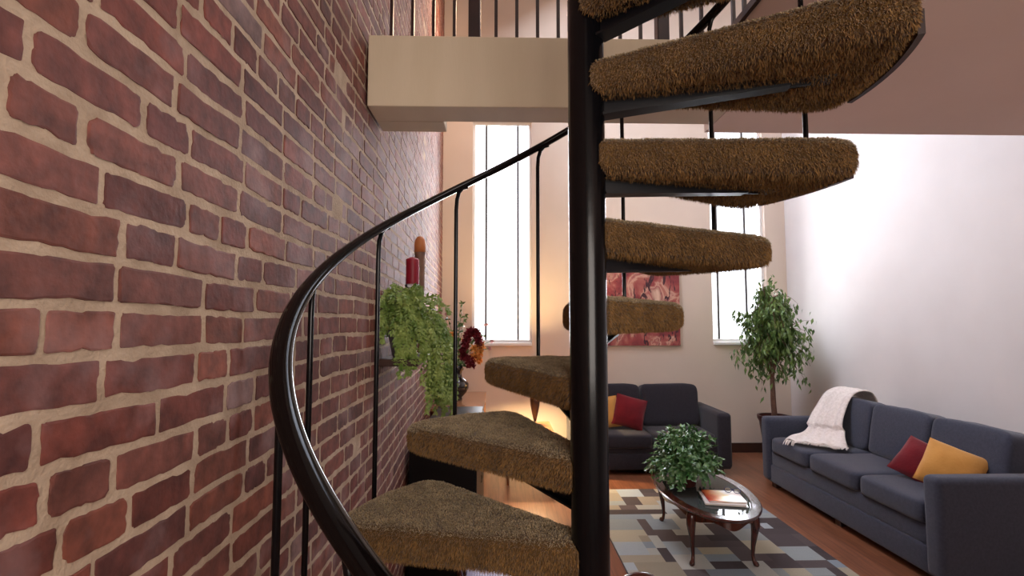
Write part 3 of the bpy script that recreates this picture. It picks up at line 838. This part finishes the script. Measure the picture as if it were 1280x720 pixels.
fp = empty('hanging_plant', (-.495, 2.63, SZ), 0, 'light green trailing fern in a silvery grey pot on the brick wall shelf', 'plant')
b = MB(); b.lathe([(0,0),(.055,0),(.060,.006),(.078,.09),(.084,.135),(.081,.14),(.075,.135),(0,.128)], n=32); b.build('pot', M['greypot'], fp, auto=True)
b = MB(); rp = random.Random(17)
def frond(p0, pts_, dens=26, L=.028, W=.010):
    P = [p0]+pts_
    for q in range(dens):
        t = (q+.5)/dens; c = spline(P, t); c2 = spline(P, min(1, t+.03)); tg = (c2-c)
        if tg.length < 1e-6: tg = Vector((0,0,-1))
        tg.normalize()
        for sd in (-1, 1):
            side = tg.cross(Vector((rp.gauss(0,.5), rp.gauss(0,.5), 1))).normalized()*sd
            d = side+tg*.8+Vector((rp.gauss(0,.3), rp.gauss(0,.3), rp.gauss(0,.3)))
            leaf(b, c, d, Vector((.3,-1,.6)), L*rp.uniform(.8,1.3)*(1.15-t*.4), W*rp.uniform(1.0,1.6), .2)
lim = lambda v: Vector((max(v.x, -.088), v.y, v.z))
for i in range(95):                         # upper mound
    az = rp.uniform(0, 2*PI); r_ = rp.uniform(.05,.21)
    tip = Vector((math.cos(az)*r_, math.sin(az)*r_*.9, rp.uniform(.20,.40)-r_*.4))
    frond(Vector((0,0,.14)), [lim((tip*.5)+Vector((0,0,.14))), lim(tip), lim(tip*1.12+Vector((0,0,-.07)))], 22)
for i in range(20):                         # strands over the near edge
    bx = rp.uniform(-.05,.12); drop = rp.uniform(-.05,.04)+(.10 if i % 6 == 0 else 0)
    frond(Vector((0,-.02,.14)), [Vector((bx*.8, -.09, .18)), Vector((bx, -.135, .09)), Vector((bx+.01, -.15, .0-drop*.4)), Vector((bx+.01, -.155, -drop))], 32, .028,.010)
for i in range(70):                         # trailing strands over the room-side edge
    az = rp.uniform(-1.9, 1.1); x0 = .10+.05*rp.random()
    bx = math.cos(az)*.5*.2+.03+rp.uniform(.02,.10); by = math.sin(az)*.13+rp.uniform(-.03,.14)
    drop = rp.uniform(.04,.27) if by < 0 else rp.uniform(.12,.34)
    bx = max(bx, .112)
    frond(Vector((.02,0,.15)), [Vector((bx*.7, by*.7, .21)), Vector((bx+.02, by, .06)), Vector((bx+.03+rp.uniform(-.01,.02), by*1.05, -.08-drop*.4)), Vector((bx+.03, by*1.1, -drop))], 44, .026,.009)
b.build('foliage', M['leaflight'], fp)

cd = empty('candle', (-.492, 2.83, SZ), 0, 'red pillar candle standing on a clear glass holder above the shelf plant', 'candle')
b = MB(); b.lathe([(0,0),(.040,0),(.042,.006),(.014,.02),(.010,.10),(.016,.19),(.010,.28),(.014,.365),(.042,.380),(.044,.392),(.040,.394),(0,.386)], n=28); b.build('holder', M['clear'], cd, smooth=True)
b = MB(); b.lathe([(0,.396),(.036,.396),(.037,.400),(.037,.535),(.030,.540),(.012,.548),(0,.548)], n=32); b.build('wax_body', M['wax'], cd, auto=True)
b = MB(); b.tube([(0,0,.545),(.002,0,.562)], .0022, n=6); b.build('wick', M['wick'], cd)
td = empty('candle', (-.485, 3.04, SZ), 0, 'tall ribbed brown candle with rounded orange top behind the red candle', 'candle')
pr = [(0,0),(.034,0)]
for i in range(60): pr.append((.030+(.0025 if i % 2 else 0), .01+i*.0098))
pr += [(.034,.60),(.034,.605)]
b = MB(); b.lathe(pr+[(0,.606)], n=28); b.build('ribbed_body', M['brownrib'], td, auto=True)
b = MB(); b.lathe([(.034,.606),(.0345,.65),(.030,.68),(.018,.70),(0,.706)], n=28); b.build('rounded_top', M['amber'], td, smooth=True)

# ------------------------------------------------------------------ black cabinet & console along the brick wall
cab = empty('media_cabinet', (-.40, 4.3, 0), 0, 'tall black lacquered cabinet against the brick wall behind the stairs', 'cabinet')
b = MB(); b.box(-.215,.232, -.80,.80, .0,.905, bev=.003); b.build('body', M['blacklac'], cab)
b = MB(); b.box(-.215,.240, -.81,.81, .906,.93, bev=.004); b.build('top', M['blacklac'], cab)
for y0 in (-.79, 0.005):
    d_ = MB(); d_.box(.233,.248, y0, y0+.785, .06,.89, bev=.003); dd = d_.build('door', M['blacklac'], cab)
    h = MB(); yy = y0+.74 if y0 < -.1 else y0+.045
    h.tube([(.249,yy,.45),(.256,yy,.455),(.256,yy,.50),(.249,yy,.505)], .003, n=8); h.build('handle', M['bracket'], dd)
con = empty('console_table', (-.45, 5.95, 0), 0, 'glossy honey wood console table holding the flower vase by the brick wall', 'table')
b = MB(); b.box(-.27,.285, -.62,.66, .84,.87, bev=.005); b.build('tabletop', M['oak'], con)
b = MB(); b.box(-.25,.265, -.60,.64, .74,.838, bev=.003); b.build('apron', M['oak'], con)
for x in (-.235,.25):
    for y in (-.585,.625):
        b = MB(); b.tube([(x,y,.74),(x,y,.4),(x,y,0)], [.027,.022,.016], n=12); b.build('leg', M['oak'], con, smooth=True)
vz = empty('flower_vase', (-.487, 5.93, .87), 0, 'round black vase with burgundy, orange and yellow flowers on the console table', 'vase')
b = MB(); b.lathe([(0,0),(.055,0),(.058,.01),(.05,.03),(.10,.08),(.132,.14),(.13,.19),(.095,.235),(.055,.26),(.048,.30),(.060,.36),(.070,.40),(.064,.40),(.044,.31),(0,.29)], n=36); b.build('vase_body', M['vase'], vz, smooth=True)
M['burg'] = mat('burgundy_petal', (.16,.010,.022), .7, col2=(.26,.02,.03), nscale=30)
M['orange'] = mat('orange_petal', (.75,.28,.06), .7, col2=(.85,.45,.12), nscale=30)
M['pinkp'] = mat('pale_pink_petal', (.7,.42,.40), .7, col2=(.6,.3,.3), nscale=30)
st = MB(); rp = random.Random(31)
def stem(tip, bow=.1):
    p0 = Vector((0,0,.34)); mid = Vector((tip.x*.3, tip.y*.3, (tip.z+.34)/2+bow)); pts = [p0*(1-t)**2+mid*2*t*(1-t)+tip*t*t for t in [q/8 for q in range(9)]]
    st.tube(pts, .0035, n=6); return pts
def bloom(b, c, r_, n=36):
    for i in range(n):
        d = Vector((rp.gauss(0,1), rp.gauss(0,1), rp.gauss(0,1))).normalized()
        leaf(b, c, d, Vector((rp.gauss(0,1), rp.gauss(0,1), 1)), r_*rp.uniform(.7,1.15), r_*.6, .4)
bg = MB(); lf = MB()
def flower(kind, c, r_, n):
    f = MB(); bloom(f, Vector(c), r_, n); f.build(kind, {'orange_flower': M['orange'], 'pink_flower': M['pinkp'], 'burgundy_flower': M['burg']}[kind], vz)
arc = [(.05,0,.80),(.10,-.02,.84),(.16,-.02,.83),(.21,-.02,.76)]
for i in range(46):                         # drooping burgundy plume
    t = i/45; c = spline([(.06,-.05,.50),(.09,-.05,.66),(.15,-.05,.79),(.22,-.05,.77),(.26,-.05,.64)], t); bloom(bg, c, .07, 12)
for i in range(26):
    c = Vector((rp.uniform(.10,.20), -.06+rp.gauss(0,.02), rp.uniform(.40,.50))); bloom(bg, c, .06, 12)
for c in ((.20,-.07,.60),(.26,-.06,.55),(.20,-.08,.50),(.28,-.05,.63),(.25,-.07,.47)): stem(Vector(c)); flower('orange_flower', c, .062, 60)
for c in ((-.07,-.05,.76),(-.04,-.06,.70),(-.10,-.04,.72)): stem(Vector(c)); flower('orange_flower', c, .045, 30)
for c in ((.33,-.04,.88),(.38,-.04,.60),(-.12,0,.80),(-.14,0,1.0),(.40,0,.68)): stem(Vector(c)); flower('pink_flower', c, .034, 20)
for c in ((.05,0,1.12),(-.14,0,1.0),(.08,0,.98),(-.16,0,.8),(.02,-.02,.9),(.30,0,.75)):
    pts = stem(Vector(c))
    for q in range(16):
        p = rp.choice(pts[3:]); leaf(lf, p, Vector((rp.gauss(0,1), rp.gauss(0,1), rp.gauss(.2,.6))), Vector((0,-1,.5)), .055,.028)
for q in range(60): leaf(lf, Vector((rp.gauss(.02,.05), rp.gauss(0,.04), rp.uniform(.36,.62))), Vector((rp.gauss(0,1), rp.gauss(0,1), rp.gauss(.2,.6))), Vector((0,-1,.5)), .07,.03)
st.build('stems', M['leafdark'], vz); bg.build('burgundy_plume', M['burg'], vz); lf.build('leaves', M['leaf'], vz)

# ------------------------------------------------------------------ end table & lamp
et = empty('end_table', (.34, 5.90, 0), 0, 'small honey wood end table under the lamp beside the loveseat', 'table')
b = MB(); b.box(-.28,.28, -.36,.36, .525,.55, bev=.005); b.build('tabletop', M['oak'], et)
b = MB(); b.box(-.26,.26, -.34,.34, .45,.523, bev=.003); b.build('apron', M['oak'], et)
for x in (-.24,.24):
    for y in (-.32,.32):
        b = MB(); b.tube([(x,y,.45),(x,y,.25),(x,y,0)], [.022,.018,.013], n=12); b.build('leg', M['oak'], et, smooth=True)
lp = empty('table_lamp', (.428, 6.02, .55), 0, 'dark tapered table lamp with cream shade glowing on the end table', 'lamp')
b = MB(); b.lathe([(0,0),(.045,0),(.047,.008),(.02,.016),(.012,.035),(.014,.045)], n=28); b.build('foot', M['brass'], lp, smooth=True)
b = MB(); b.lathe([(.012,.040),(.022,.08),(.040,.16),(.055,.24),(.060,.31),(.048,.37),(.018,.41),(.012,.46),(0,.46)], n=32); b.build('lamp_body', M['darkwood'], lp, smooth=True)
b = MB(); n = 40; vs = []; fs = []
for r_, z in ((.165,.43),(.115,.63),(.112,.63),(.162,.43)):
    for j in range(n): vs.append((r_*math.cos(2*PI*j/n), r_*math.sin(2*PI*j/n), z))
for i in range(4):
    for j in range(n): fs.append((i*n+j, i*n+(j+1) % n, ((i+1) % 4)*n+(j+1) % n, ((i+1) % 4)*n+j))
b.add(vs, fs); b.build('lamp_shade', M['shade'], lp, smooth=True)

# ------------------------------------------------------------------ painting
pa = empty('painting', (1.76, FAR-.002, 2.045), 0, 'unframed abstract painting in reds and creams above the loveseat', 'painting')
b = MB(); b.box(-.74,.735, -.035,0, -.592,.592, bev=.003); b.build('canvas', M['painting'], pa)

# ------------------------------------------------------------------ dining chairs below the stair
def make_chair(label, loc, rz, group=None):
    c = empty('dining_chair', loc, rz, label, 'chair', group)
    b = MB(); b.puff(.215,.205,.030, e=.35, M=T(0,0,.475)); b.build('seat_pad', M['whitefab'], c, smooth=True)
    b = MB(); b.box(-.215,.215,-.205,.205,.405,.452, bev=.012); b.build('seat_frame', M['cherry'], c, auto=True)
    for sx in (-1, 1):
        b = MB(); b.tube([(sx*.19,-.18,.41),(sx*.198,-.19,.25),(sx*.19,-.185,.1),(sx*.195,-.195,0)], [.022,.018,.013,.015], n=10); b.build('leg', M['cherry'], c, smooth=True)
        b = MB(); b.tube([(sx*.17,.185,.44),(sx*.17,.20,.25),(sx*.17,.24,0)], [.018,.017,.014], n=10); b.build('leg', M['cherry'], c, smooth=True)
    pts = []
    for i in range(25):
        q = PI*i/24; x = -.15*math.cos(q); z = .60+.185*math.sin(q)**.9
        pts.append((x*(1 if z > .6 else 1), .20+(z-.44)*.16, z))
    pts = [(-.15,.19,.43)]+pts+[(.15,.19,.43)]
    b = MB(); b.tube(pts, .014, n=10); b.build('back_hoop', M['cherry'], c, smooth=True)
    b = MB(); b.tube([(0,.195,.45),(0,.205,.55),(0,.225,.66),(0,.255,.79)], 1, n=12, flat=(.028,.008)); b.build('back_splat', M['cherry'], c, smooth=True)
    return c
make_chair('cherry wood hoop back chair with white dotted seat beside the black cabinet', (.03, 2.66, 0), R(90))
make_chair('cherry wood chair by the near end of the rug, only its curved top showing', (.475, 2.27, -0), R(195))

# ------------------------------------------------------------------ lights
def area(name, loc, rot, sx, sy, power, col):
    l = bpy.data.lights.new(name, 'AREA'); l.shape = 'RECTANGLE'; l.size = sx; l.size_y = sy; l.energy = power; l.color = col
    o = bpy.data.objects.new(name, l); o.location = loc; o.rotation_euler = rot; C.objects.link(o); return o
area('window_daylight', ((W1[0]+W1[1])/2, FAR+.35, 3.05), (R(-90), 0, 0), 1.0, 3.3, 190, (.95,.96,1))
area('window_daylight', ((W2[0]+W2[1])/2, FAR+.35, 3.05), (R(-90), 0, 0), 1.0, 3.3, 190, (.95,.96,1))
area('skylight', (1.2, 4.9, TOP-.05), (0, R(-28), 0), 2.4, 2.6, 135, (.78,.85,1))
area('upper_window', (-.2, 5.0, 5.6), (0, R(-62), 0), 1.2, 1.6, 78, (.76,.83,1)).data.spread = R(110)
area('room_fill', (.9, -1.6, 2.2), (R(80), 0, R(8)), 1.8, 1.4, 66, (1,.90,.82))
area('upper_warm', (.15, 5.5, 5.2), (0, R(75), 0), .5, .5, 26, (1,.66,.42))
area('loft_light', (1.9, 0.2, 5.8), (R(28), 0, R(10)), 1.6, 1.6, 45, (1,.93,.86))
pl = bpy.data.lights.new('lamp_bulb', 'POINT'); pl.energy = 150; pl.color = (1,.70,.36); pl.shadow_soft_size = .04
po = bpy.data.objects.new('lamp_bulb', pl); po.location = (.428, 6.02, 1.08); C.objects.link(po)

w = bpy.data.worlds.new('world'); scene.world = w; w.use_nodes = True
bgn = w.node_tree.nodes['Background']
sky = w.node_tree.nodes.new('ShaderNodeTexSky'); sky.sky_type = 'HOSEK_WILKIE'; sky.turbidity = 6; sky.sun_direction = (.2,.5,.8)
mixn = w.node_tree.nodes.new('ShaderNodeMix'); mixn.data_type = 'RGBA'; mixn.inputs[0].default_value = .75
w.node_tree.links.new(sky.outputs[0], mixn.inputs[6]); mixn.inputs[7].default_value = (1,1,1,1)
w.node_tree.links.new(mixn.outputs[2], bgn.inputs[0]); bgn.inputs[1].default_value = 3.0

# ------------------------------------------------------------------ camera
cam = bpy.data.cameras.new('camera'); cam.sensor_width = 36; cam.lens = 36*623.56/1280; cam.clip_start = .02
co = bpy.data.objects.new('camera', cam); C.objects.link(co)
co.location = (0, 0, 1.785); co.rotation_euler = (R(93.828), 0, R(-1.4666))
scene.camera = co
scene.view_settings.view_transform = 'Standard'
scene.view_settings.exposure = 0
scene.cycles.use_denoising = True
